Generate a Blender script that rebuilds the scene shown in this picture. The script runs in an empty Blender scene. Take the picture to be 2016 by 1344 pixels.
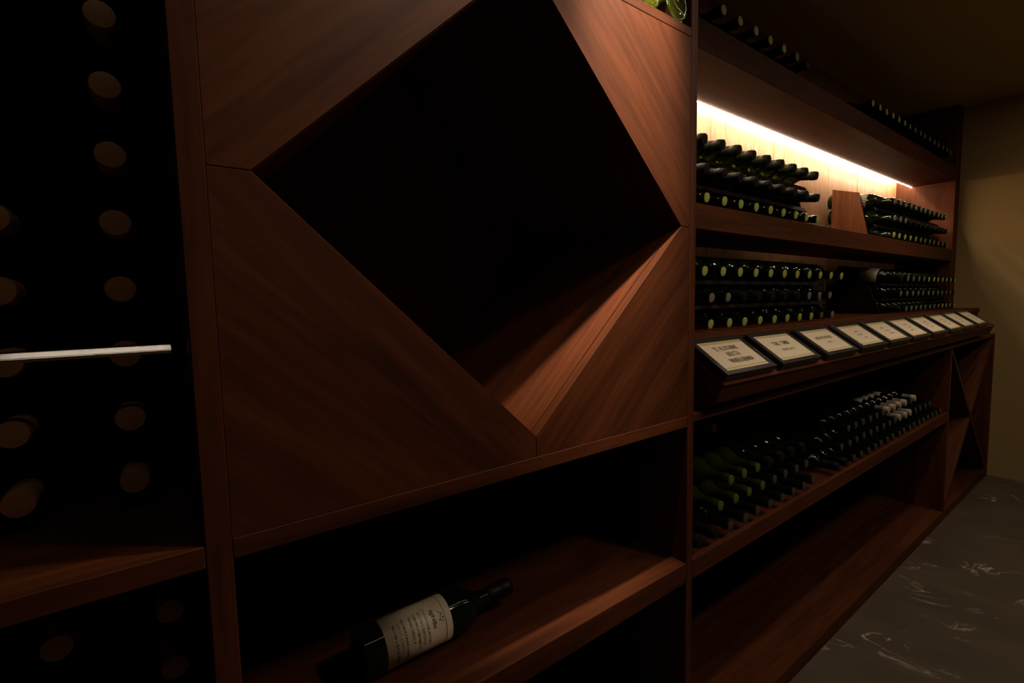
import bpy, bmesh, math, random
from mathutils import Matrix, Vector

random.seed(7)
SC = bpy.context.scene
COL = SC.collection
Z0 = 1.144                     # eye height above the floor; heights below are given from eye level

# ------------------------------------------------------------------ camera
cam_d = bpy.data.cameras.new('camera')
cam_d.sensor_width = 36.0
cam_d.lens = 950.0 / 2016.0 * 36.0
cam_d.clip_start = 0.02
cam = bpy.data.objects.new('camera', cam_d)
COL.objects.link(cam)
_r = (0.8017830941, -0.5972773072, -0.0200919952)
_u = (0.0654640311, 0.0543613997, 0.9963730721)
_f = (0.5940187965, 0.8001903877, -0.0826862315)
cam.matrix_world = Matrix(((_r[0], _u[0], -_f[0], 0.0),
                           (_r[1], _u[1], -_f[1], -0.6),
                           (_r[2], _u[2], -_f[2], Z0),
                           (0, 0, 0, 1)))
SC.camera = cam

# ------------------------------------------------------------------ world, lamps, exposure
world = bpy.data.worlds.new('world')
SC.world = world
world.use_nodes = True
bg = world.node_tree.nodes['Background']
bg.inputs[0].default_value = (1.0, 0.75, 0.5, 1)
bg.inputs[1].default_value = 0.0004
SC.view_settings.view_transform = 'Standard'
SC.view_settings.look = 'None'
SC.view_settings.exposure = 0.0
SC.view_settings.gamma = 1.0
SC.view_settings.use_curve_mapping = False
SC.cycles.max_bounces = 10
SC.cycles.transmission_bounces = 8
SC.cycles.sample_clamp_indirect = 2.0

def area(name, loc, sx, sy, power, color, rot=(0, 0, 0), spread=180):
    l = bpy.data.lights.new(name, 'AREA')
    l.shape = 'RECTANGLE'; l.size = sx; l.size_y = sy
    l.energy = power; l.color = color; l.spread = math.radians(spread)
    o = bpy.data.objects.new(name, l); COL.objects.link(o)
    o.location = loc; o.rotation_euler = rot
    return o
def spot(name, loc, aim, power, color, angle=70, blend=0.8, radius=0.025):
    l = bpy.data.lights.new(name, 'SPOT')
    l.energy = power; l.color = color; l.spot_size = math.radians(angle); l.spot_blend = blend
    l.shadow_soft_size = radius
    o = bpy.data.objects.new(name, l); COL.objects.link(o)
    o.location = loc
    o.rotation_euler = (Vector(aim) - Vector(loc)).to_track_quat('-Z', 'Y').to_euler()
    return o
WARM = (1.0, 0.80, 0.58)
CEIL_L = 1.135 + Z0
# linear ceiling lamp running in front of the shelves, plus small ceiling spots; the two accent spots are added
area('linear_ceiling_lamp', (1.75, -0.62, CEIL_L), 4.3, 0.008, 2.4, WARM)
area('room_ceiling_lamp', (2.8, -1.15, CEIL_L), 2.0, 0.12, 3.2, WARM)
for x, y, p in ((1.30, -1.10, 7.2), (1.42, -1.14, 7.2), (1.36, -1.02, 7.2), (2.60, -1.10, 3.0), (2.72, -1.14, 3.0), (2.66, -1.02, 3.0)):
    spot('room_spot', (x, y, CEIL_L - 0.01), (x + 0.35 if x > 2 else 0.62, 0.0, -0.48 + Z0), p, WARM, 90, 1.0, 0.016)
spot('added_accent_spot', (0.64, -0.27, CEIL_L - 0.01), (0.40, 0.16, 0.50 + Z0), 32.0, WARM, 66, 1.0)  # added lamp, brightens the upper corner panels
spot('added_accent_spot', (0.78, -0.16, CEIL_L - 0.01), (0.70, 0.18, -0.02 + Z0), 270.0, WARM, 30, 1.0)  # added narrow lamp, brightens the lower inner face of the niche
for i, (x, p) in enumerate(((1.35, 10.0), (2.05, 11.0), (2.75, 9.0), (3.40, 6.0))):
    spot('ceiling_spot', (x, -0.46, CEIL_L - 0.01), (x + 0.05, -0.20, 0.0 + Z0), p, WARM, 95, 1.0)

# ------------------------------------------------------------------ materials
def new_mat(name):
    m = bpy.data.materials.new(name); m.use_nodes = True
    return m, m.node_tree.nodes, m.node_tree.links, m.node_tree.nodes['Principled BSDF']

def plain(name, col, rough=0.5, metal=0.0, spec=0.5, noise=0.0, trans=0.0, coat=0.0, emit=None, bump=0.0):
    m, N, L, P = new_mat(name)
    P.inputs['Base Color'].default_value = (*col, 1)
    P.inputs['Roughness'].default_value = rough
    P.inputs['Metallic'].default_value = metal
    P.inputs['Specular IOR Level'].default_value = spec
    P.inputs['Transmission Weight'].default_value = trans
    P.inputs['Coat Weight'].default_value = coat
    if emit:
        P.inputs['Emission Color'].default_value = (*emit[0], 1)
        P.inputs['Emission Strength'].default_value = emit[1]
    if noise or bump:
        tc = N.new('ShaderNodeTexCoord'); nz = N.new('ShaderNodeTexNoise')
        nz.inputs['Scale'].default_value = 9.0; nz.inputs['Detail'].default_value = 5
        L.new(tc.outputs['Object'], nz.inputs['Vector'])
        if noise:
            mx = N.new('ShaderNodeMix'); mx.data_type = 'RGBA'
            mx.inputs['A'].default_value = (*[c * (1 - noise) for c in col], 1)
            mx.inputs['B'].default_value = (*[min(1, c * (1 + noise)) for c in col], 1)
            L.new(nz.outputs['Fac'], mx.inputs['Factor']); L.new(mx.outputs['Result'], P.inputs['Base Color'])
        if bump:
            nz.inputs['Scale'].default_value = 60.0
            b = N.new('ShaderNodeBump'); b.inputs['Strength'].default_value = bump
            L.new(nz.outputs['Fac'], b.inputs['Height']); L.new(b.outputs['Normal'], P.inputs['Normal'])
    return m

def wood(name, axis='X', tilt=0.0, dark=(0.044, 0.0115, 0.004), light=(0.132, 0.037, 0.012), rough=0.56, along=0.9, across=11.0):
    """walnut veneer; grain runs along axis, turned by tilt degrees in the X-Z plane"""
    m, N, L, P = new_mat(name)
    tc = N.new('ShaderNodeTexCoord')
    oi = N.new('ShaderNodeObjectInfo')
    rv = N.new('ShaderNodeVectorMath'); rv.operation = 'SCALE'
    rv.inputs[0].default_value = (7.3, 3.1, 5.7)
    L.new(oi.outputs['Random'], rv.inputs['Scale'])
    vr = N.new('ShaderNodeVectorRotate'); vr.rotation_type = 'Y_AXIS'
    vr.inputs['Angle'].default_value = math.radians(tilt)
    L.new(tc.outputs['Object'], vr.inputs['Vector'])
    ad = N.new('ShaderNodeVectorMath'); ad.operation = 'ADD'
    L.new(vr.outputs['Vector'], ad.inputs[0]); L.new(rv.outputs['Vector'], ad.inputs[1])
    mp = N.new('ShaderNodeMapping')
    s = {'X': (along, across, across), 'Y': (across, along, across), 'Z': (across, across, along)}[axis]
    mp.inputs['Scale'].default_value = s
    L.new(ad.outputs['Vector'], mp.inputs['Vector'])
    n1 = N.new('ShaderNodeTexNoise'); n1.inputs['Scale'].default_value = 1.0
    n1.inputs['Detail'].default_value = 7; n1.inputs['Roughness'].default_value = 0.62; n1.inputs['Distortion'].default_value = 0.7
    L.new(mp.outputs['Vector'], n1.inputs['Vector'])
    n2 = N.new('ShaderNodeTexNoise'); n2.inputs['Scale'].default_value = 9.0; n2.inputs['Detail'].default_value = 3
    L.new(mp.outputs['Vector'], n2.inputs['Vector'])
    rp = N.new('ShaderNodeValToRGB')
    rp.color_ramp.elements[0].position = 0.30; rp.color_ramp.elements[0].color = (*dark, 1)
    rp.color_ramp.elements[1].position = 0.72; rp.color_ramp.elements[1].color = (*light, 1)
    L.new(n1.outputs['Fac'], rp.inputs['Fac'])
    mx = N.new('ShaderNodeMix'); mx.data_type = 'RGBA'; mx.blend_type = 'MULTIPLY'
    mx.inputs['Factor'].default_value = 0.45
    r2 = N.new('ShaderNodeValToRGB')
    r2.color_ramp.elements[0].position = 0.35; r2.color_ramp.elements[0].color = (0.45, 0.42, 0.40, 1)
    r2.color_ramp.elements[1].position = 0.6; r2.color_ramp.elements[1].color = (1, 1, 1, 1)
    L.new(n2.outputs['Fac'], r2.inputs['Fac'])
    L.new(rp.outputs['Color'], mx.inputs['A']); L.new(r2.outputs['Color'], mx.inputs['B'])
    L.new(mx.outputs['Result'], P.inputs['Base Color'])
    P.inputs['Roughness'].default_value = rough
    P.inputs['Specular IOR Level'].default_value = 0.13
    bp = N.new('ShaderNodeBump'); bp.inputs['Strength'].default_value = 0.06; bp.inputs['Distance'].default_value = 0.002
    L.new(n2.outputs['Fac'], bp.inputs['Height']); L.new(bp.outputs['Normal'], P.inputs['Normal'])
    return m

WX = wood('walnut_lengthwise', 'X')
WY = wood('walnut_depthwise', 'Y')
WZ = wood('walnut_upright', 'Z')
WUP = wood('walnut_rising', 'X', 43.0)       # grain rising to the right
WDN = wood('walnut_falling', 'X', -43.0)
PLK = wood('pale_plank_veneer', 'Z', 0, (0.25, 0.125, 0.062), (0.39, 0.22, 0.12), 0.42, 0.7, 9.0)
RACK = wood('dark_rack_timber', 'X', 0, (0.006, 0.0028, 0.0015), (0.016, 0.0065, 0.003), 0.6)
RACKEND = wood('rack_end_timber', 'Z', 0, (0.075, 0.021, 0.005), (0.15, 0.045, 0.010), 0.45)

GLASS = plain('dark_bottle_glass', (0.004, 0.008, 0.003), 0.05, spec=0.4, noise=0.15)
GREEN = plain('green_bottle_glass', (0.010, 0.018, 0.002), 0.05, spec=0.55, trans=0.85, noise=0.05)
LEAF = plain('leaf_green_glass', (0.050, 0.060, 0.004), 0.04, spec=0.5, trans=0.5, noise=0.05)
OLIVE = plain('olive_stopper', (0.10, 0.115, 0.022), 0.45, noise=0.15)
LIME = plain('lime_stopper', (0.42, 0.47, 0.11), 0.5, noise=0.12)
GREY = plain('grey_stopper', (0.20, 0.20, 0.15), 0.5, noise=0.15)
SMOKE = plain('smoke_stopper', (0.055, 0.055, 0.042), 0.35, noise=0.2)
MOSS = plain('moss_green_foil', (0.010, 0.0135, 0.003), 0.5, spec=0.12, noise=0.2)
BLACK = plain('black_foil', (0.006, 0.006, 0.005), 0.5, spec=0.2, noise=0.2)
COPPER = plain('copper_foil', (0.58, 0.31, 0.155), 0.42, noise=0.15)
CREAM = plain('cream_foil', (0.38, 0.34, 0.26), 0.5, noise=0.08)
PAPER = plain('label_paper', (0.74, 0.64, 0.48), 0.45, noise=0.08, coat=1.0)
INK = plain('label_ink', (0.055, 0.042, 0.03), 0.6, noise=0.1)
INKSOFT = plain('soft_label_ink', (0.26, 0.20, 0.13), 0.6, noise=0.1)
CARD = plain('card_paper', (0.72, 0.62, 0.46), 0.6, noise=0.03)
CARDBAND = plain('card_gilt_band', (0.52, 0.40, 0.20), 0.5, noise=0.1)
TYPE = plain('card_type', (0.15, 0.112, 0.068), 0.6, noise=0.1)
TYPESOFT = plain('card_soft_type', (0.30, 0.24, 0.15), 0.6, noise=0.1)
TRAY = plain('black_tray_lacquer', (0.012, 0.011, 0.010), 0.35, noise=0.2)
CHROME = plain('chrome', (0.8, 0.8, 0.82), 0.21, metal=1.0, noise=0.03)
PLASTER = plain('olive_plaster', (0.40, 0.28, 0.12), 0.85, spec=0.2, noise=0.05, bump=0.05)
CEILP = plain('ceiling_paint', (0.42, 0.33, 0.14), 0.9, spec=0.2, noise=0.04)
LED = plain('led_diffuser', (0.9, 0.85, 0.75), 0.6, noise=0.02, emit=((1.0, 0.79, 0.56), 88.0))
LEDADDED = plain('led_added_edge_diffuser', (0.9, 0.85, 0.75), 0.6, noise=0.02, emit=((1.0, 0.76, 0.50), 88.0))

def marble():
    m, N, L, P = new_mat('grey_brown_marble')
    tc = N.new('ShaderNodeTexCoord')
    vz = N.new('ShaderNodeVectorRotate'); vz.rotation_type = 'Z_AXIS'; vz.inputs['Angle'].default_value = math.radians(70)
    L.new(tc.outputs['Object'], vz.inputs['Vector'])
    mp = N.new('ShaderNodeMapping'); mp.inputs['Scale'].default_value = (1.2, 1.9, 1)
    L.new(vz.outputs['Vector'], mp.inputs['Vector'])
    nz = N.new('ShaderNodeTexNoise'); nz.inputs['Scale'].default_value = 3.0; nz.inputs['Detail'].default_value = 8
    L.new(mp.outputs['Vector'], nz.inputs['Vector'])
    base = N.new('ShaderNodeValToRGB')
    base.color_ramp.elements[0].position = 0.3; base.color_ramp.elements[0].color = (0.074, 0.056, 0.039, 1)
    base.color_ramp.elements[1].position = 0.7; base.color_ramp.elements[1].color = (0.112, 0.086, 0.062, 1)
    L.new(nz.outputs['Fac'], base.inputs['Fac'])
    # crackled veins: thin lines where a distorted noise crosses its middle, broken up by a mask
    v = N.new('ShaderNodeTexNoise'); v.inputs['Scale'].default_value = 2.2; v.inputs['Detail'].default_value = 5
    v.inputs['Distortion'].default_value = 1.1; v.inputs['Roughness'].default_value = 0.6
    L.new(mp.outputs['Vector'], v.inputs['Vector'])
    a = N.new('ShaderNodeMath'); a.operation = 'SUBTRACT'; a.inputs[1].default_value = 0.5; L.new(v.outputs['Fac'], a.inputs[0])
    b = N.new('ShaderNodeMath'); b.operation = 'ABSOLUTE'; L.new(a.outputs[0], b.inputs[0])
    vr = N.new('ShaderNodeValToRGB'); vr.color_ramp.elements[0].position = 0.0; vr.color_ramp.elements[0].color = (1, 1, 1, 1)
    vr.color_ramp.elements[1].position = 0.014; vr.color_ramp.elements[1].color = (0, 0, 0, 1)
    L.new(b.outputs[0], vr.inputs['Fac'])
    k = N.new('ShaderNodeTexNoise'); k.inputs['Scale'].default_value = 4.0; k.inputs['Detail'].default_value = 3
    L.new(mp.outputs['Vector'], k.inputs['Vector'])
    kr = N.new('ShaderNodeValToRGB'); kr.color_ramp.elements[0].position = 0.51; kr.color_ramp.elements[1].position = 0.66
    L.new(k.outputs['Fac'], kr.inputs['Fac'])
    mu = N.new('ShaderNodeMath'); mu.operation = 'MULTIPLY'; L.new(vr.outputs['Color'], mu.inputs[0]); L.new(kr.outputs['Color'], mu.inputs[1])
    mx = N.new('ShaderNodeMix'); mx.data_type = 'RGBA'; mx.inputs['B'].default_value = (0.50, 0.43, 0.34, 1)
    L.new(mu.outputs[0], mx.inputs['Factor']); L.new(base.outputs['Color'], mx.inputs['A'])
    L.new(mx.outputs['Result'], P.inputs['Base Color'])
    P.inputs['Roughness'].default_value = 0.42
    return m
MARBLE = marble()

# ------------------------------------------------------------------ helpers
def obj(name, bm, mat, parent=None, smooth=False):
    me = bpy.data.meshes.new(name)
    bm.normal_update()
    bm.to_mesh(me); bm.free()
    if smooth:
        for p in me.polygons: p.use_smooth = True
    me.materials.append(mat)
    o = bpy.data.objects.new(name, me); COL.objects.link(o)
    if parent is not None: o.parent = parent
    return o
def add_box(bm, x0, x1, y0, y1, z0, z1, bev=0.0012):
    r = bmesh.ops.create_cube(bm, size=1.0)
    for v in r['verts']:
        v.co = Vector(((x0 + x1) / 2 + v.co.x * (x1 - x0), (y0 + y1) / 2 + v.co.y * (y1 - y0), (z0 + z1) / 2 + v.co.z * (z1 - z0)))
    if bev:
        es = list({e for v in r['verts'] for e in v.link_edges})
        bmesh.ops.bevel(bm, geom=es, offset=bev, segments=1, affect='EDGES')
def box(name, x0, x1, y0, y1, z0, z1, mat, parent=None, bev=0.0012):
    """board; heights from eye level when parent is a world-placed thing"""
    bm = bmesh.new(); add_box(bm, x0, x1, y0, y1, z0 + Z0, z1 + Z0, bev)
    return obj(name, bm, mat, parent)
def add_prism(bm, pts, d):
    """closed polygon pts (3-D, coplanar) extruded by vector d"""
    d = Vector(d)
    a = [bm.verts.new(Vector(p)) for p in pts]; b = [bm.verts.new(Vector(p) + d) for p in pts]
    n = len(pts)
    bm.faces.new(a[::-1]); bm.faces.new(b)
    for i in range(n):
        bm.faces.new((a[i], a[(i + 1) % n], b[(i + 1) % n], b[i]))
    bmesh.ops.recalc_face_normals(bm, faces=bm.faces[:])
def prism(name, pts, d, mat, parent=None, bev=0.0):
    bm = bmesh.new(); add_prism(bm, [(p[0], p[1], p[2] + Z0) for p in pts], d)
    if bev: bmesh.ops.bevel(bm, geom=bm.edges[:], offset=bev, segments=1, affect='EDGES')
    return obj(name, bm, mat, parent)
def lathe(prof, n=20):
    bm = bmesh.new(); rings = []
    for r, z in prof:
        if r < 1e-6: rings.append([bm.verts.new((0, 0, z))])
        else: rings.append([bm.verts.new((r * math.cos(2 * math.pi * i / n), r * math.sin(2 * math.pi * i / n), z)) for i in range(n)])
    for A, B in zip(rings, rings[1:]):
        for i in range(n):
            j = (i + 1) % n
            if len(A) == 1: bm.faces.new((A[0], B[j], B[i]))
            elif len(B) == 1: bm.faces.new((A[i], A[j], B[0]))
            else: bm.faces.new((A[i], A[j], B[j], B[i]))
    bmesh.ops.recalc_face_normals(bm, faces=bm.faces[:])
    return bm
def empty(name, label, cat, loc=(0, 0, 0), rot=(0, 0, 0), group=None):
    o = bpy.data.objects.new(name, None); COL.objects.link(o)
    o.empty_display_size = 0.05
    o.location = (loc[0], loc[1], loc[2] + Z0); o.rotation_euler = rot
    o['label'] = label; o['category'] = cat
    if group: o['group'] = group
    return o
def thing(name, label, cat, group=None):
    """a thing whose boards are built in room coordinates"""
    o = bpy.data.objects.new(name, None); COL.objects.link(o)
    o['label'] = label; o['category'] = cat
    if group: o['group'] = group
    return o
def struct(o, label, cat):
    o['kind'] = 'structure'; o['label'] = label; o['category'] = cat
    return o
ORD = ['first', 'second', 'third', 'fourth', 'fifth', 'sixth', 'seventh', 'eighth', 'ninth', 'tenth', 'eleventh', 'twelfth',
       'thirteenth', 'fourteenth', 'fifteenth', 'sixteenth', 'seventeenth', 'eighteenth', 'nineteenth', 'twentieth', 'twenty-first']

# ------------------------------------------------------------------ key measures (metres, eye level = 0, front of the shelving y = 0)
FL, CE = -1.144, 1.147
XW = 4.141                      # end wall
PL0, PL1 = 0.029, 0.0545        # upright between bottle bay and niche
PR0, PR1 = 0.915, 0.9385        # upright between niche and lit bays ("pillar")
BK = 0.50                       # back of the bays
Q = 0.203                       # set-back of the upper lit bays

# ------------------------------------------------------------------ room
struct(box('floor', -1.6, XW, -3.0, 0.56, FL - 0.06, FL, MARBLE, None, 0), 'grey-brown marble floor with broken pale veins', 'floor')
struct(box('ceiling', -1.6, XW, -3.0, 0.56, CE, CE + 0.06, CEILP, None, 0), 'dim olive painted ceiling above the shelving', 'ceiling')
struct(box('wall_right', XW, XW + 0.08, -3.0, 0.56, FL, CE, PLASTER, None, 0), 'plain olive plaster wall where the shelving ends', 'wall')
struct(box('wall_back', -1.6, XW, 0.535, 0.60, FL, CE, PLASTER, None, 0), 'plaster wall hidden behind the shelving', 'wall')
struct(box('wall_left', -1.68, -1.6, -3.0, 0.56, FL, CE, PLASTER, None, 0), 'plaster wall beyond the dark bottle bay', 'wall')
struct(box('wall_front', -1.6, XW, -3.08, -3.0, FL, CE, PLASTER, None, 0), 'plaster wall facing the shelving', 'wall')

# ------------------------------------------------------------------ dark bottle bay
bay = thing('bottle_cabinet', 'dark walnut bay holding copper-capped bottles behind a chrome rail', 'cabinet')
box('side_panel', -0.90, -0.875, 0.0, BK, FL, CE, WZ, bay)
box('back_panel', -0.875, PL0, BK, BK + 0.012, FL, CE, WZ, bay, 0)
box('shelf', -0.875, PL0 - 0.0005, 0.0, BK, -0.281, -0.256, WX, bay)
box('shelf', -0.875, PL0 - 0.0005, 0.0, BK, 0.527, 0.546, WX, bay)  # unseen, added to keep lamp light off the back of the bay
box('bottom_board', -0.875, PL0 - 0.0005, 0.0, BK, FL, -1.095, WX, bay)
bm = bmesh.new()
sec = [(0.0, -0.0030), (0.0, 0.0010), (0.0038, 0.0074), (0.0090, 0.0086), (0.0090, -0.0030)]      # front facet leans back
add_prism(bm, [(-0.52, 0.124 + yy, -0.0515 + zz + Z0) for yy, zz in sec], (0.536, 0, 0))
bmesh.ops.bevel(bm, geom=bm.edges[:], offset=0.0006, segments=2, affect='EDGES')
rail = obj('rail', bm, CHROME, bay); rail['label'] = 'polished chrome rail'
# thin dark slats carry the bottles of each tier
for k in range(8):
    z = -0.2190 + 0.0805 * k - 0.0370
    if k: box('slat', -0.875, PL0 - 0.001, 0.20, BK - 0.01, z - 0.0025, z + 0.0005, RACK, bay, 0)

# ------------------------------------------------------------------ niche cabinet with the diamond opening
nc = thing('niche_cabinet', 'walnut cabinet with a large diamond-shaped niche and open shelves', 'cabinet')
box('side_panel', PL0, PL1, 0.0, BK, FL, CE, WZ, nc)
box('side_panel', PR0, PR1, 0.0, BK, FL, CE, WZ, nc)
box('back_panel', PL1, PR0, BK, BK + 0.012, FL, CE, WZ, nc, 0)
box('shelf', PL1, PR0, 0.0, BK - 0.001, -0.2792, -0.2551, WX, nc)
box('shelf', PL1, PR0, 0.0, BK - 0.001, -0.633, -0.587, WX, nc)
box('shelf', PL1, PR0, 0.0, BK - 0.001, 0.527, 0.546, WX, nc)
box('bottom_board', PL1, PR0, 0.0, BK - 0.001, FL, -1.095, WX, nc)
xd, zd, sx, sz = 0.4912, 0.1478, 0.3947, 0.3684
xl, xr, zb, zt = PL1, PR0, -0.2551, 0.527
g, YF = 0.0005, 0.0004
corner = [(((xl, zd + g), (xl, zt), (xd - g, zt), (xd - g, zd + sz), (xd - sx, zd + g)), WUP),
          (((xr, zd + g), (xd + sx, zd + g), (xd + g, zd + sz), (xd + g, zt), (xr, zt)), WDN),
          (((xl, zd - g), (xd - sx, zd - g), (xd - g, zd - sz), (xd - g, zb), (xl, zb)), WDN),
          (((xr, zd - g), (xr, zb), (xd + g, zb), (xd + g, zd - sz), (xd + sx, zd - g)), WUP)]
for pts, m in corner:
    prism('corner_panel', [(x, YF, z) for x, z in pts], (0, 0.018, 0), m, nc, 0.0004)
# the four inner walls of the niche (outside the opening) and its back
D = [(xd - sx, zd), (xd, zd + sz), (xd + sx, zd), (xd, zd - sz)]
ND = 0.47
for i, m in enumerate((WUP, WDN, WUP, WDN)):
    (x0, z0), (x1, z1) = D[i], D[(i + 1) % 4]
    nx, nz = (x0 + x1) / 2 - xd, (z0 + z1) / 2 - zd
    l = math.hypot(nx, nz); nx, nz = nx / l * 0.012, nz / l * 0.012
    prism('niche_panel', [(x0, 0.0198, z0), (x1, 0.0198, z1), (x1 + nx, 0.0198, z1 + nz), (x0 + nx, 0.0198, z0 + nz)], (0, ND - 0.0198, 0), m, nc)
prism('niche_back', [(x, ND, z) for x, z in D], (0, 0.012, 0), WZ, nc)

# ------------------------------------------------------------------ long display cabinet
dc = thing('display_cabinet', 'long walnut display shelving with light strip, bottle racks and crossed end cubby', 'cabinet')
XE = 4.04
# pale back planks of the set-back bays
x = PR1 + 0.001; k = 0
while x < XE - 0.02:
    w = min(random.uniform(0.088, 0.118), XE - x)
    y = BK + random.uniform(0.0, 0.0025)
    box('plank', x, x + w - 0.0005, y, y + 0.016, -0.0985, CE - 0.001, PLK, dc, 0.0006)
    x += w
box('end_panel', XE, XW - 0.001, Q, BK + 0.02, -0.0985, CE - 0.001, WZ, dc)
# top shelf: deep front beam, flat underside, light cove behind
box('top_shelf', PR1 + 0.0005, XE, Q, 0.417, 0.690, 0.770, WX, dc)
box('top_shelf_board', PR1 + 0.0005, XE, 0.4172, BK - 0.001, 0.762, 0.770, WX, dc)
box('middle_shelf', PR1 + 0.0005, XE, Q, 0.226, 0.196, 0.268, WX, dc)
box('middle_shelf_board', PR1 + 0.0005, XE, 0.2262, BK - 0.014, 0.196, 0.2640, WX, dc)
box('lower_deck', PR1 + 0.0005, XW - 0.001, 0.076, BK + 0.02, -0.119, -0.0990, WX, dc)
box('apron', PR1 + 0.0005, XW - 0.001, 0.084, 0.102, -0.254, -0.1195, WX, dc)
box('top_board', PR1 + 0.0005, XW - 0.001, 0.0, BK, -0.272, -0.2545, WX, dc)
box('back_panel', PR1 + 0.0005, XW - 0.001, BK + 0.001, BK + 0.014, -1.09, -0.273, WX, dc, 0)
XD0, XD1 = 3.114, 3.134
box('lower_shelf', PR1 + 0.0005, XD0, 0.0133, BK, -0.633, -0.6055, WX, dc)
box('shelf_lip', PR1 + 0.0005, XD0, 0.0, 0.013, -0.633, -0.587, WX, dc)
box('divider', XD0, XD1, 0.0, BK, -1.095, -0.2725, WZ, dc)
box('bottom_board', PR1 + 0.0005, XW - 0.001, 0.0, BK, FL, -1.095, WX, dc)
box('end_board', 4.098, XW - 0.001, 0.0, BK, -1.0945, -0.2725, WZ, dc)
# crossed boards of the end cubby
cx0, cx1, cz0, cz1 = XD1 + 0.002, 4.096, -1.093, -0.2745
t = 0.010
def cross(p, q, m):
    dx, dz = q[0] - p[0], q[1] - p[1]; l = math.hypot(dx, dz); nx, nz = -dz / l * t, dx / l * t
    prism('cross_board', [(p[0] - nx, 0.002, p[1] - nz), (q[0] - nx, 0.002, q[1] - nz), (q[0] + nx, 0.002, q[1] + nz), (p[0] + nx, 0.002, p[1] + nz)],
          (0, BK - 0.004, 0), m, dc, 0.001)
e = 0.014
mxz = ((cx0 + cx1) / 2, (cz0 + cz1) / 2)
cross((cx0 + e, cz1 - e), (cx1 - e, cz0 + e), WDN)
cross((cx0 + e, cz0 + e), (mxz[0] - e, mxz[1] - e), WUP)
cross((mxz[0] + e, mxz[1] + e), (cx1 - e, cz1 - e), WUP)

# light strip hidden in the cove behind the front beam, washing the back planks
ls = thing('light_strip', 'glowing warm white strip light under the top shelf', 'light')
box('channel', PR1 + 0.003, XE - 0.003, 0.4630, 0.4790, 0.7485, 0.7615, CHROME, ls, 0)
box('diffuser', PR1 + 0.004, XE - 0.004, 0.4650, 0.4770, 0.7400, 0.7484, LED, ls, 0)
box('added_edge_diffuser', PR1 + 0.004, XE - 0.004, 0.4178, 0.4214, 0.6876, 0.6936, LEDADDED, ls, 0)  # second tape, added for the underside glow and the end-wall light patch

# ------------------------------------------------------------------ sloping ledge for the name cards
lg = thing('display_ledge', 'sloping walnut ledge carrying a row of framed name cards', 'ledge')
LX0, LX1 = 0.977, 3.79
SL = math.atan(0.7); CS, SN = math.cos(SL), math.sin(SL)
def onslope(y, off):             # point on the slope plane of the card faces, off = distance below it
    return (y + off * SN, -0.13 + 0.7 * y - off * CS)
OFF = 0.021
yb, zb_ = onslope(0.038, OFF); yf, zf = onslope(-0.060, OFF)
prism('slope_board', [(LX0, yb, zb_), (LX0, yf, zf), (LX0, yf + 0.006, zf - 0.008), (LX0, yb, zb_ - 0.012)], (LX1 - LX0, 0, 0), WX, lg, 0.0008)
prism('front_board', [(LX0 + 0.001, yf + 0.0065, zf - 0.0085), (LX0 + 0.001, yf + 0.022, zf - 0.044), (LX0 + 0.001, -0.002, -0.2445), (LX0 + 0.001, yb - 0.002, -0.2445), (LX0 + 0.001, yb - 0.002, zb_ - 0.0135)],
      (LX1 - LX0 - 0.002, 0, 0), WX, lg, 0.0008)

# ------------------------------------------------------------------ text batch
TEXTS = []
def text(s, size, mat, parent, fn, name='lettering', squeeze=1.0, shear=0.0, width=None):
    TEXTS.append((s, size, mat, parent, fn, name, squeeze, shear, width))
def flush_texts():
    tmp = []
    for s, size, mat, parent, fn, name, sq, sh, width in TEXTS:
        cu = bpy.data.curves.new('t', 'FONT'); cu.body = s; cu.size = size; cu.align_x = 'CENTER'; cu.align_y = 'CENTER'
        cu.resolution_u = 2; cu.shear = sh; cu.offset = 0.022 * size
        o = bpy.data.objects.new('t', cu); COL.objects.link(o); tmp.append(o)
    bpy.context.view_layer.update()
    dg = bpy.context.evaluated_depsgraph_get()
    for o, (s, size, mat, parent, fn, name, sq, sh, width) in zip(tmp, TEXTS):
        me = bpy.data.meshes.new_from_object(o.evaluated_get(dg)); me.name = name
        xs = [v.co.x for v in me.vertices]
        k = sq
        if width and xs: k = width / max(1e-6, max(xs) - min(xs))
        for v in me.vertices: v.co = fn(v.co.x * k, v.co.y)
        me.materials.clear(); me.materials.append(mat)
        ob = bpy.data.objects.new(name, me); COL.objects.link(ob); ob.parent = parent
    for o in tmp:
        cu = o.data; bpy.data.objects.remove(o); bpy.data.curves.remove(cu)

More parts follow.
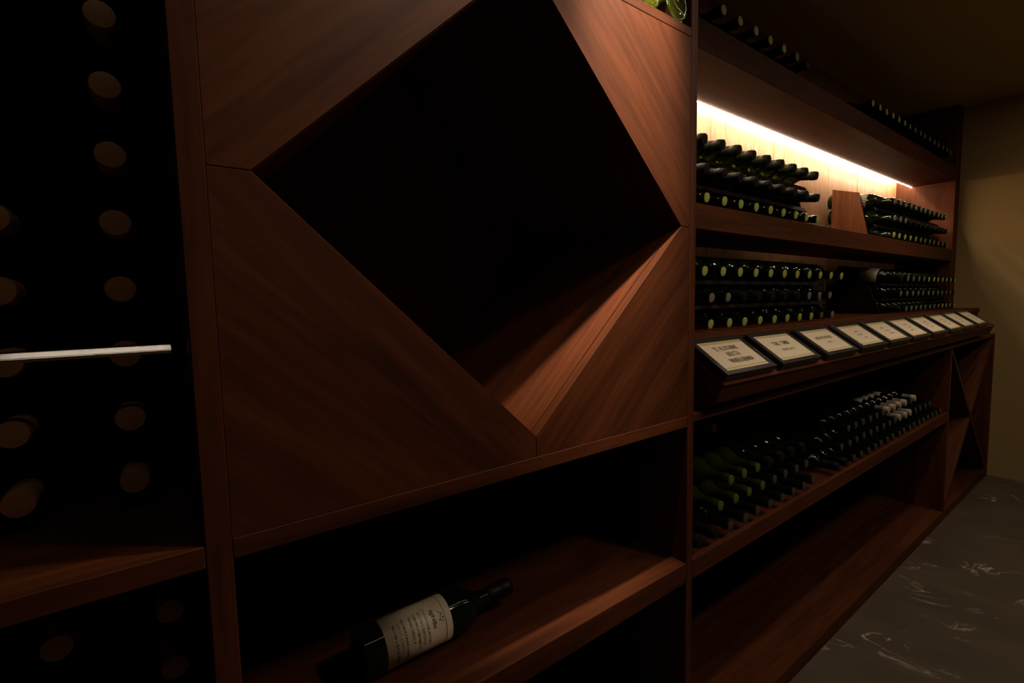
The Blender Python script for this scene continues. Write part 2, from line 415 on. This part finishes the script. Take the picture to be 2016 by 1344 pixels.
# ------------------------------------------------------------------ framed name cards
cards = [1.090, 1.347, 1.617, 1.887, 2.144, 2.400, 2.665, 2.940, 3.203, 3.478]
CW, CD = 0.188, 0.094
def card_mesh_frame():
    bm = bmesh.new(); wo, do, h = CW / 2 + 0.017, CD / 2 + 0.013, 0.0205
    a = 0.0005
    add_box(bm, -wo, wo, -do, do, -h, -0.0025, 0.001)
    add_box(bm, -wo, -CW / 2 - a, -do, do, -0.0025, 0.0015, 0.0006)
    add_box(bm, CW / 2 + a, wo, -do, do, -0.0025, 0.0015, 0.0006)
    add_box(bm, -CW / 2 - a, CW / 2 + a, -do, -CD / 2 - a, -0.0025, 0.0015, 0.0006)
    add_box(bm, -CW / 2 - a, CW / 2 + a, CD / 2 + a, do, -0.0025, 0.0015, 0.0006)
    return bm
yc, zc_ = -0.0045, -0.1331
card_lines = {
    0: [("'D,  N, SCOBINK", 0.0165, 0.0215, 0.100, TYPE, -0.004), ("BESCTA", 0.0165, 0.0000, 0.054, TYPE, 0.000), ("'MNBEN,KBJNMBA", 0.0165, -0.0215, 0.104, TYPE, 0.007)],
    1: [("'OBI,  'UMBI", 0.0175, 0.012, 0.088, TYPE, 0.0), ("EABBAR, aB,CE..", 0.0085, -0.012, 0.070, TYPESOFT, 0.004)],
    2: [("NOBOECTBCBU,BI", 0.0140, 0.010, 0.110, TYPESOFT, 0.0), ("oo EC oe", 0.0065, -0.010, 0.036, TYPESOFT, 0.004)],
}
card_names = ['with three bold lines of lettering, beside the pillar', 'with two short words over one small line', 'with one wide faint line of lettering']
for i, xc in enumerate(cards):
    where = card_names[i] if i < 3 else (f'with faint text, {ORD[i]} from the pillar' if i < 9 else 'at the wall end of the ledge')
    t_ = empty('name_card', 'cream card in black tray frame ' + where, 'card', (xc, yc, zc_), (SL, 0, 0), 'framed name cards on the ledge')
    if i == 0:
        fm = obj('frame', card_mesh_frame(), TRAY, t_); frame_me = fm.data
        bm = bmesh.new(); add_box(bm, -CW / 2, CW / 2, -CD / 2, CD / 2, -0.0024, 0.0, 0.0); sheet_me = obj('sheet', bm, CARD, t_).data
        bm = bmesh.new(); add_box(bm, -CW / 2, CW / 2, CD / 2 - 0.009, CD / 2 - 0.001, 0.0, 0.0002, 0.0)
        add_box(bm, -CW / 2, CW / 2, -CD / 2 + 0.004, -CD / 2 + 0.008, 0.0, 0.0002, 0.0); band_me = obj('gilt_band', bm, CARDBAND, t_).data
    else:
        for n, me in (('frame', frame_me), ('sheet', sheet_me), ('gilt_band', band_me)):
            o = bpy.data.objects.new(n, me); COL.objects.link(o); o.parent = t_
    if i in card_lines:
        for s, size, v, w, m, du in card_lines[i]:
            text(s, size, m, t_, (lambda v, du: (lambda x, y: Vector((x + du, v + y * 1.15, 0.0004))))(v, du), 'lettering', 1.0, 0.0, w)
    else:
        bm = bmesh.new(); rr = random.Random(i)
        for q_ in range(3):
            w = rr.uniform(0.022, 0.05); u = rr.uniform(-0.008, 0.012) + 0.004 * q_; v = 0.016 - 0.016 * q_
            xx = -w / 2
            while xx < w / 2:
                ww = rr.uniform(0.003, 0.008); add_box(bm, u + xx, u + min(xx + ww, w / 2 + 0.002), v - 0.002, v + 0.002, 0.0, 0.0003, 0.0); xx += ww + 0.0016
        obj('faint_print', bm, TYPESOFT, t_)

# ------------------------------------------------------------------ bottles
BL = 0.285
def body_profile(L=BL, R=0.0362, rn=0.0138):
    k = L / 0.285
    return [(0, 0.006 * k), (R * 0.55, 0.004 * k), (R * 0.80, 0.0005 * k), (R * 0.95, 0.002 * k), (R, 0.008 * k), (R, 0.10 * k), (R, 0.178 * k), (R * 0.975, 0.190 * k), (R * 0.88, 0.200 * k),
            (R * 0.72, 0.208 * k), (R * 0.56, 0.2155 * k), (rn * 1.16, 0.224 * k), (rn * 1.03, 0.233 * k), (rn, 0.262 * k), (rn * 1.10, 0.264 * k), (rn * 1.12, 0.275 * k), (rn * 1.0, 0.2845 * k), (rn * 0.9, 0.285 * k), (0, 0.285 * k)]
protos = {}
def mesh_of(key, prof, mat, n=20):
    if key not in protos:
        bm = lathe(prof, n); me = bpy.data.meshes.new(key[0]); bm.normal_update(); bm.to_mesh(me); bm.free()
        for p in me.polygons: p.use_smooth = True
        me.materials.append(mat); protos[key] = me
        try: me.set_sharp_from_angle(angle=math.radians(50))
        except Exception: pass
    return protos[key]
def stopper_prof(k=1.0, r=0.0138): return [(0, BL * k - 0.003), (r * 0.8, BL * k - 0.003), (r, BL * k + 0.0002), (r * 0.98, BL * k + 0.0022), (r * 0.8, BL * k + 0.0028), (0, BL * k + 0.0028)]
def sleeve_prof(k=1.0, r=0.0142, ln=0.05): return [(r * 1.12, (BL - ln) * k), (r * 1.08, (BL - ln * 0.6) * k), (r * 1.06, (BL - 0.023) * k), (r * 1.15, (BL - 0.021) * k), (r * 1.17, (BL - 0.010) * k), (r * 1.06, BL * k + 0.0006), (r * 0.85, BL * k + 0.0012), (0, BL * k + 0.0012)]
def label_mesh(key, R, z0, z1, a0, a1, mat, n=14):
    if key not in protos:
        bm = bmesh.new(); rows = []
        for z in (z0, z1):
            rows.append([[bm.verts.new((r * math.cos(a0 + (a1 - a0) * i / n), r * math.sin(a0 + (a1 - a0) * i / n), z)) for i in range(n + 1)] for r in (R + 0.0003, R + 0.0006)])
        A, B = rows
        for i in range(n):
            bm.faces.new((A[1][i], A[1][i + 1], B[1][i + 1], B[1][i])); bm.faces.new((A[0][i + 1], A[0][i], B[0][i], B[0][i + 1]))
            bm.faces.new((A[0][i], A[0][i + 1], A[1][i + 1], A[1][i])); bm.faces.new((B[0][i + 1], B[0][i], B[1][i], B[1][i + 1]))
        bmesh.ops.recalc_face_normals(bm, faces=bm.faces[:])
        me = bpy.data.meshes.new(key[0]); bm.to_mesh(me); bm.free()
        for p in me.polygons: p.use_smooth = True
        me.materials.append(mat); protos[key] = me
    return protos[key]
CAPS = {'lime': ('stopper', LIME), 'olive': ('stopper', OLIVE), 'grey': ('stopper', GREY), 'smoke': ('stopper', SMOKE), 'black': ('capsule', BLACK), 'moss': ('capsule', MOSS), 'copper': ('capsule', COPPER), 'cream': ('capsule', CREAM)}
def bottle(tip, label, group, cap='black', glass='dark', tilt=4.0, k=1.0, band=None, yaw=0.0, neck_front=True):
    th = math.radians(90 + tilt)
    d = Vector((math.sin(yaw) * 0, -math.sin(th), math.cos(th)))
    L = BL * k
    if not neck_front:
        th = math.radians(-90); d = Vector((0, 1, 0)); root = Vector(tip)
    else: root = Vector(tip) - d * L
    o = empty('wine_bottle', label, 'bottle', root, (th, 0, 0), group)
    gm = {'dark': GLASS, 'green': GREEN, 'pale green': LEAF}[glass]
    b = bpy.data.objects.new('glass_body', mesh_of(('glass_body', glass, k), body_profile(L, 0.0362 * k, 0.0138 * k), gm)); COL.objects.link(b); b.parent = o
    nm, cm = CAPS[cap]
    pr = stopper_prof(k, 0.0138 * k) if nm == 'stopper' else sleeve_prof(k, 0.0142 * k)
    c = bpy.data.objects.new(nm, mesh_of((nm, cap, k), pr, cm)); COL.objects.link(c); c.parent = o
    if cap != 'black': c['label'] = {'lime': 'yellow-green stopper', 'olive': 'olive green stopper', 'moss': 'moss green foil capsule', 'grey': 'grey stopper', 'smoke': 'dark smoky stopper', 'copper': 'copper foil capsule', 'cream': 'cream foil capsule'}[cap]
    if band:
        z0, z1 = band
        l = bpy.data.objects.new('paper_label', label_mesh(('paper_label', k, band), 0.0362 * k, z0 * k, z1 * k, math.radians(-80), math.radians(260), CREAM)); COL.objects.link(l); l.parent = o
    return o
CAPW = {'lime': 'lime-stoppered', 'olive': 'olive-stoppered', 'grey': 'grey-stoppered', 'smoke': 'smoke-stoppered', 'black': 'black-capped', 'moss': 'green-foiled', 'copper': 'copper-capped', 'cream': 'cream-capped'}

def rack(name, label, x0, x1, ybk, zsh, rows, tilt, end_mat, profile, ends=(True, True)):
    """stepped rack: end panels (profile in y,z), one sloping tray per upper tier, a dark riser under each upper tier"""
    t_ = thing(name, label, 'rack', 'stepped bottle racks')
    for f, xx in zip(ends, (x0, x1)):
        if f: prism('end_panel', [(xx, y, z) for y, z in profile], (0.012, 0, 0), end_mat, t_, 0.0008)
    ta = math.radians(tilt); pit = rows[1][0] - rows[0][0]
    for j, (zt_, yt) in enumerate(rows):
        if j == 0: continue
        ya, yb2 = yt + 0.105, ybk
        za = zt_ + (ya - yt) * math.tan(ta) - 0.0376; zb2 = zt_ + (yb2 - yt) * math.tan(ta) - 0.0376
        prism('tray', [(x0 + 0.0125, ya, za), (x0 + 0.0125, yb2, zb2), (x0 + 0.0125, yb2, zb2 - 0.0006), (x0 + 0.0125, ya, za - 0.0006)], (x1 - x0 - 0.013, 0, 0), RACK, t_)
        ym = yt + 0.068
        prism('riser', [(x0 + 0.0125, ym, zt_ - 0.022), (x0 + 0.0125, ym + 0.008, zt_ - 0.022), (x0 + 0.0125, ym - 0.002, zt_ - pit + 0.0415), (x0 + 0.0125, ym - 0.010, zt_ - pit + 0.0415)], (x1 - x0 - 0.013, 0, 0), RACK, t_, 0.0006)
    return t_

def row(xs, y, z, caps, glass, tag, group, tilt=9.0, k=1.0, first=0, bands=None):
    for i, x in enumerate(xs):
        cp = caps[i] if isinstance(caps, (list, tuple)) else caps
        gl = glass[i] if isinstance(glass, (list, tuple)) else glass
        w = gl
        bd = bands.get(i) if bands else None
        lab = f'{w} {CAPW[cp]} {"white-labelled " if bd else ""}bottle, {ORD[i + first]} from {tag}'
        bottle((x + random.uniform(-0.0012, 0.0012), y + random.uniform(-0.0015, 0.0015), z + random.uniform(-0.0003, 0.0003)), lab, group, cp, gl, tilt, k, bd)

# near rack on the middle shelf
zs = 0.264
rowsz = [(0.2870, 0.2), (0.3675, 0.2), (0.4480, 0.2)]
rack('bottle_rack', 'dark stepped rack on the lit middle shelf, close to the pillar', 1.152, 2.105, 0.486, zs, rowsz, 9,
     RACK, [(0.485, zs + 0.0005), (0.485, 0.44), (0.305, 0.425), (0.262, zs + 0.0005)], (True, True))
N1 = [1.2065 + 0.0937 * i for i in range(10)]
row([x + 0.003 for x in N1], 0.2, 0.2870, ['grey'] + ['lime'] * 9, 'dark', 'the pillar, bottom row of the near lit rack', 'bottles in the near lit rack')
row(N1, 0.2, 0.3675, ['black'] * 10, 'dark', 'the pillar, middle row of the near lit rack', 'bottles in the near lit rack')
row([x - 0.012 for x in N1], 0.2, 0.4480, ['moss'] * 10, ['green'] * 10, 'the pillar, top row of the near lit rack', 'bottles in the near lit rack')
# far rack on the middle shelf
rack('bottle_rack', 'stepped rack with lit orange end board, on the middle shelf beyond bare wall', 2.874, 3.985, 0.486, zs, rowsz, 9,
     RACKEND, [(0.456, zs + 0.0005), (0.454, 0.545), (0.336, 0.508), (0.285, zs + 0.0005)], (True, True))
row([2.9285 + 0.0838 * i for i in range(12)], 0.2, 0.4480, ['grey'] * 12, 'dark', 'the orange board, top row of far lit rack', 'bottles in the far lit rack', bands={0: (0.10, 0.175)})
row([2.9285 + 0.0862 * i for i in range(12)], 0.2, 0.3675, ['grey'] * 3 + ['black'] * 9, 'dark', 'the orange board, middle row of far lit rack', 'bottles in the far lit rack')
row([2.9285 + 0.0868 * i for i in range(12)], 0.2, 0.2870, ['lime'] * 5 + ['grey'] * 7, 'dark', 'the orange board, bottom row of far lit rack', 'bottles in the far lit rack')
# near rack on the lower deck
zs = -0.0990
rz = [(-0.0765, 0.17), (-0.0010, 0.17), (0.0745, 0.17)]
rack('bottle_rack', 'dark stepped rack on the lower deck behind the first name cards', 1.128, 2.245, 0.485, zs, rz, 9,
     RACK, [(0.48, zs + 0.0005), (0.48, 0.060), (0.29, 0.045), (0.235, zs + 0.0005)], (True, True))
row([1.2465 + 0.0962 * i for i in range(11)][:11], 0.17, 0.0745, ['lime'] * 11, ['dark'] * 8 + ['green'] * 3, 'the pillar, top row behind the first name cards', 'bottles behind the first name cards', 9.0)
row([1.282 + 0.0915 * i for i in range(10)], 0.17, -0.0010, ['grey'] * 2 + ['black'] * 5 + ['grey'] * 3, 'dark', 'the pillar, middle row behind the first name cards', 'bottles behind the first name cards', 9.0)
row([1.190 + 0.0941 * i for i in range(11)], 0.17, -0.0765, ['black'] + ['lime'] * 8 + ['olive', 'grey'], 'dark', 'the pillar, bottom row behind the first name cards', 'bottles behind the first name cards', 9.0)
# far rack on the lower deck
rz2 = [(-0.0765, 0.17), (-0.0010, 0.17), (0.0745, 0.17)]
rack('bottle_rack', 'dark stepped rack on the lower deck against the end panel', 2.905, 4.030, 0.485, zs, rz2, 9,
     RACK, [(0.48, zs + 0.0005), (0.48, 0.060), (0.29, 0.045), (0.235, zs + 0.0005)], (True, False))
FX = [2.962 + 0.0923 * i for i in range(12)]
row(FX, 0.17, 0.0745, ['black'] + ['grey'] * 4 + ['lime'] * 7, 'dark', 'the bare deck, top row behind the last name cards', 'bottles behind the last name cards', 9.0, bands={0: (0.12, 0.19)})
row(FX, 0.17, -0.0010, ['grey'] * 12, 'dark', 'the bare deck, middle row behind the last name cards', 'bottles behind the last name cards', 9.0)
row([2.962 + 0.0848 * i for i in range(13)], 0.17, -0.0765, ['black'] * 1 + ['grey'] * 8 + ['lime'] * 4, 'dark', 'the bare deck, bottom row behind the last name cards', 'bottles behind the last name cards', 9.0)
# top shelf
def cradle(x0, x1, label):
    t_ = thing('bottle_cradle', label, 'rack', 'low bottle cradles on the top shelf')
    for yy in (0.26, 0.40):
        box('rail', x0, x1, yy, yy + 0.018, 0.7705, 0.7880, RACK, t_)
cradle(1.10, 2.02, 'low dark cradle under bottles on the top shelf beside the pillar')
cradle(2.54, 3.94, 'low dark cradle under bottles on the top shelf towards the end wall')
row([1.386 + 0.0945 * i for i in range(7)], 0.207, 0.829, ['lime'] * 5 + ['grey', 'black'], 'dark', 'the pillar on the dark top shelf', 'bottles on the top shelf near the pillar', 1.0)
row([2.588 + 0.0862 * i for i in range(16)], 0.202, 0.831, ['lime'] * 6 + ['grey'] * 10, 'dark', 'the gap in the long top shelf row', 'bottles on the top shelf towards the wall', 1.0)
# heaps on the lower shelf
K = 0.9; dx = 0.0688
za, zb1, zc1 = -0.6055 + 0.0334, -0.6055 + 0.0334 + 0.0590, -0.6055 + 0.0334 + 0.1180
A = [1.612 - dx * i for i in range(10)]
NH, FH = 'bottles heaped near the pillar', 'bottles heaped towards the divider'
row(A, 0.017, za, ['smoke'] * 8 + ['black'] * 2, 'dark', 'the bare gap, bottom layer of the near lower heap', NH, 0.0, K)
row([x - dx / 2 for x in A[:8]], 0.024, zb1, ['smoke'] * 4 + ['olive'] * 4, ['dark'] * 4 + ['pale green'] * 4, 'the bare gap, second layer of the near lower heap', NH, 0.0, K)
row([x - dx for x in A[:7]], 0.020, zc1, ['black'] * 4 + ['olive'] * 3, ['dark'] * 4 + ['pale green'] * 3, 'the bare gap, third layer of the near lower heap', NH, 0.0, K)
bottle((1.378 - dx * 0.5, 0.19, zc1 + 0.059), 'set-back bottle with long cream capsule on top of the near lower heap', None, 'cream', 'dark', 0.0, K)
B = [1.807 + dx * i for i in range(19)]
row(B, 0.017, za, ['black'] * 2 + ['smoke'] * 17, 'dark', 'the bare gap, bottom layer of the far lower heap', FH, 0.0, K)
row([x + dx / 2 for x in B[:16]], 0.022, zb1, ['smoke'] * 9 + ['cream'] * 3 + ['smoke'] * 4, 'dark', 'the bare gap, second layer of the far lower heap', FH, 0.0, K, bands={9: (0.12, 0.19), 10: (0.12, 0.19), 11: (0.12, 0.19)})
row([x + dx for x in B[:12]], 0.016, zc1, ['smoke'] * 6 + ['cream'] * 4 + ['smoke', 'cream'], 'dark', 'the bare gap, third layer of the far lower heap', FH, 0.0, K, bands={6: (0.12, 0.19), 7: (0.12, 0.19), 8: (0.12, 0.19), 9: (0.12, 0.19)})

# copper-capped bottles in the dark bay
for c, (xc, z00, ks) in enumerate(((-0.031, -0.2170, range(8)), (-0.1365, -0.2190, range(5)))):
    for kx in ks:
        nm = ['post', 'bay edge'][c]
        rail_ = ', just behind the chrome rail' if kx == 2 else ''
        lab = f'dark copper-capped bottle, {ORD[kx]} up from bay shelf, {"beside the niche upright" if c == 0 else "away from the upright"}'
        bottle((xc + (0.0006 * kx), 0.165, z00 + 0.0805 * kx), lab, 'copper-capped bottles in the dark bay', 'copper', 'dark', 0.0)
for xc, zc2, lab in ((-0.006, -0.404, 'dark copper-capped bottle under the bay shelf, upper one beside the upright'),
                     (-0.006, -0.484, 'dark copper-capped bottle under the bay shelf, lower one beside the upright'),
                     (-0.118, -0.404, 'dark copper-capped bottle under the bay shelf, apart from the upright')):
    bottle((xc, 0.17, zc2), lab, 'copper-capped bottles under the bay shelf', 'copper', 'dark', 0.0)
for zc2 in (-0.404, -0.484):
    box('slat', -0.875, PL0 - 0.001, 0.20, BK - 0.01, zc2 - 0.0400, zc2 - 0.0370, RACK, bay, 0)
# green bottles above the niche, base to the room
bottle((0.8765, 0.006, 0.546 + 0.0366), 'green glass bottle lying above the niche, right against the pillar', 'green bottles above the niche', 'olive', 'pale green', neck_front=False)
bottle((0.794, 0.010, 0.546 + 0.0366), 'green glass bottle lying above the niche, one step in from the pillar', 'green bottles above the niche', 'olive', 'pale green', neck_front=False)

# ------------------------------------------------------------------ the labelled bottle in the open shelf
HR, HL = 0.0376, 0.299
hk = HL / BL
hero = empty('wine_bottle', 'dark wine bottle with cream printed label lying alone on the open shelf', 'bottle',
             (0.222, 0.123, -0.587 + HR + 0.0004), (0, math.radians(90), math.radians(1.0)))
prof = [(0, 0.007), (HR * 0.5, 0.006), (HR * 0.8, 0.0006), (HR * 0.93, 0.001), (HR * 0.985, 0.004), (HR, 0.010), (HR, 0.10), (HR, 0.178), (HR * 0.985, 0.186), (HR * 0.93, 0.194), (HR * 0.82, 0.2015), (HR * 0.68, 0.208),
        (HR * 0.53, 0.2150), (0.0165, 0.223), (0.0152, 0.231), (0.0145, 0.242), (0.0145, 0.245), (0, 0.245)]
obj('glass_body', lathe(prof, 48), GLASS, hero, True)
obj('capsule', lathe([(0.0147, 0.2452), (0.0150, 0.2455), (0.0147, 0.262), (0.0146, 0.276), (0.0158, 0.278), (0.0160, 0.292), (0.0150, 0.2985), (0.012, 0.299), (0, 0.299)], 32), BLACK, hero, True)
# local frame: x up is lost after the turn: local X -> -Z, local Y -> Y, local Z -> X
def hang(a, ax, r):              # a = elevation (0 towards the room, 90 up) in degrees
    e_ = math.radians(a)
    return Vector((-r * math.sin(e_), -r * math.cos(e_), ax))
LA0, LA1, LZ0, LZ1 = -42.0, 118.0, 0.036, 0.152
LC = (LA0 + LA1) / 2
bm = bmesh.new(); n = 40
gi = [[bm.verts.new(hang(LA0 + (LA1 - LA0) * i / n, z, r)) for i in range(n + 1)] for z, r in ((LZ0, HR + 0.0002), (LZ0, HR + 0.0005), (LZ1, HR + 0.0005), (LZ1, HR + 0.0002))]
for A_, B_ in zip(gi, gi[1:] + gi[:1]):
    for i in range(n): bm.faces.new((A_[i], A_[i + 1], B_[i + 1], B_[i]))
bmesh.ops.recalc_face_normals(bm, faces=bm.faces[:])
hl = obj('paper_label', bm, PAPER, hero, True); hl['label'] = 'cream paper label with dark print'
RR = HR + 0.0009
def wrap(ax, size_shift=0.0):    # text x runs down the front of the bottle, text y towards the neck
    return lambda x, y: hang(LC - math.degrees((x + size_shift) / HR), ax + y, RR)
def ring_line(a0, a1, z0, z1, bm):
    m_ = max(1, int(abs(a1 - a0) / 5)); prev = None
    for i in range(m_ + 1):
        a = a0 + (a1 - a0) * i / m_
        v = (bm.verts.new(hang(a, z0, RR)), bm.verts.new(hang(a, z1, RR)))
        if prev: bm.faces.new((prev[0], prev[1], v[1], v[0]))
        prev = v
bm = bmesh.new()
ring_line(LA0 + 12, LA1 - 12, LZ1 - 0.0125, LZ1 - 0.0113, bm); ring_line(LA0 + 12, LA1 - 12, LZ0 + 0.010, LZ0 + 0.011, bm)
ring_line(LA0 + 12, LA0 + 13.6, LZ0 + 0.010, LZ1 - 0.0113, bm); ring_line(LA1 - 13.6, LA1 - 12, LZ0 + 0.010, LZ1 - 0.0113, bm)
bmesh.ops.recalc_face_normals(bm, faces=bm.faces[:])
obj('border_line', bm, INKSOFT, hl)
# leaf-and-peak emblem near the neck end
bm = bmesh.new()
def tri(*pts):
    vs = [bm.verts.new(wrap(0.134)(x, y)) for x, y in pts]; bm.faces.new(vs)
for p in (((-0.011, -0.004), (-0.004, 0.003), (-0.0035, 0.0015), (-0.009, -0.004)), ((-0.008, 0.004), (0.000, -0.001), (-0.001, -0.003)), ((-0.001, 0.003), (0.004, 0.0045), (0.001, 0.000)),
          ((0.001, -0.003), (0.006, 0.001), (0.004, -0.004)), ((-0.012, -0.0045), (0.004, -0.0045), (0.004, -0.0054), (-0.012, -0.0054)), ((0.005, 0.003), (0.007, 0.0035), (0.006, 0.0015))):
    tri(*p)
obj('emblem', bm, INK, hl)
text('dgiNIBo', 0.0095, INK, hl, wrap(0.1200, -0.002), 'lettering', 1.0, 0.0, 0.030)
text('OONOBICNOB aBCTOBC', 0.0056, INKSOFT, hl, wrap(0.1075, 0.004), 'lettering', 1.0, 0.0, 0.058)
text('BUCOBO BEPGNOB', 0.0070, INKSOFT, hl, wrap(0.0985, 0.004), 'lettering', 1.0, 0.0, 0.052)
text('CABOBN a NBOBEB oC', 0.0052, INK, hl, wrap(0.0900, 0.006), 'lettering', 1.0, 0.0, 0.056)
text('NOBE OBNC E', 0.0054, INK, hl, wrap(0.0810, 0.0), 'lettering', 1.0, 0.0, 0.040)
text('aNOCBOB E BIaNE N BONC', 0.0048, INK, hl, wrap(0.0690, 0.008), 'lettering', 1.0, 0.0, 0.062)
text('CIBOC o BEBNOCE', 0.0064, INKSOFT, hl, wrap(0.0610, 0.010), 'lettering', 1.0, 0.0, 0.058)
text('NCOB a BAVLTBVE', 0.0064, INK, hl, wrap(0.0525, 0.012), 'lettering', 1.0, 0.0, 0.060)
flush_texts()
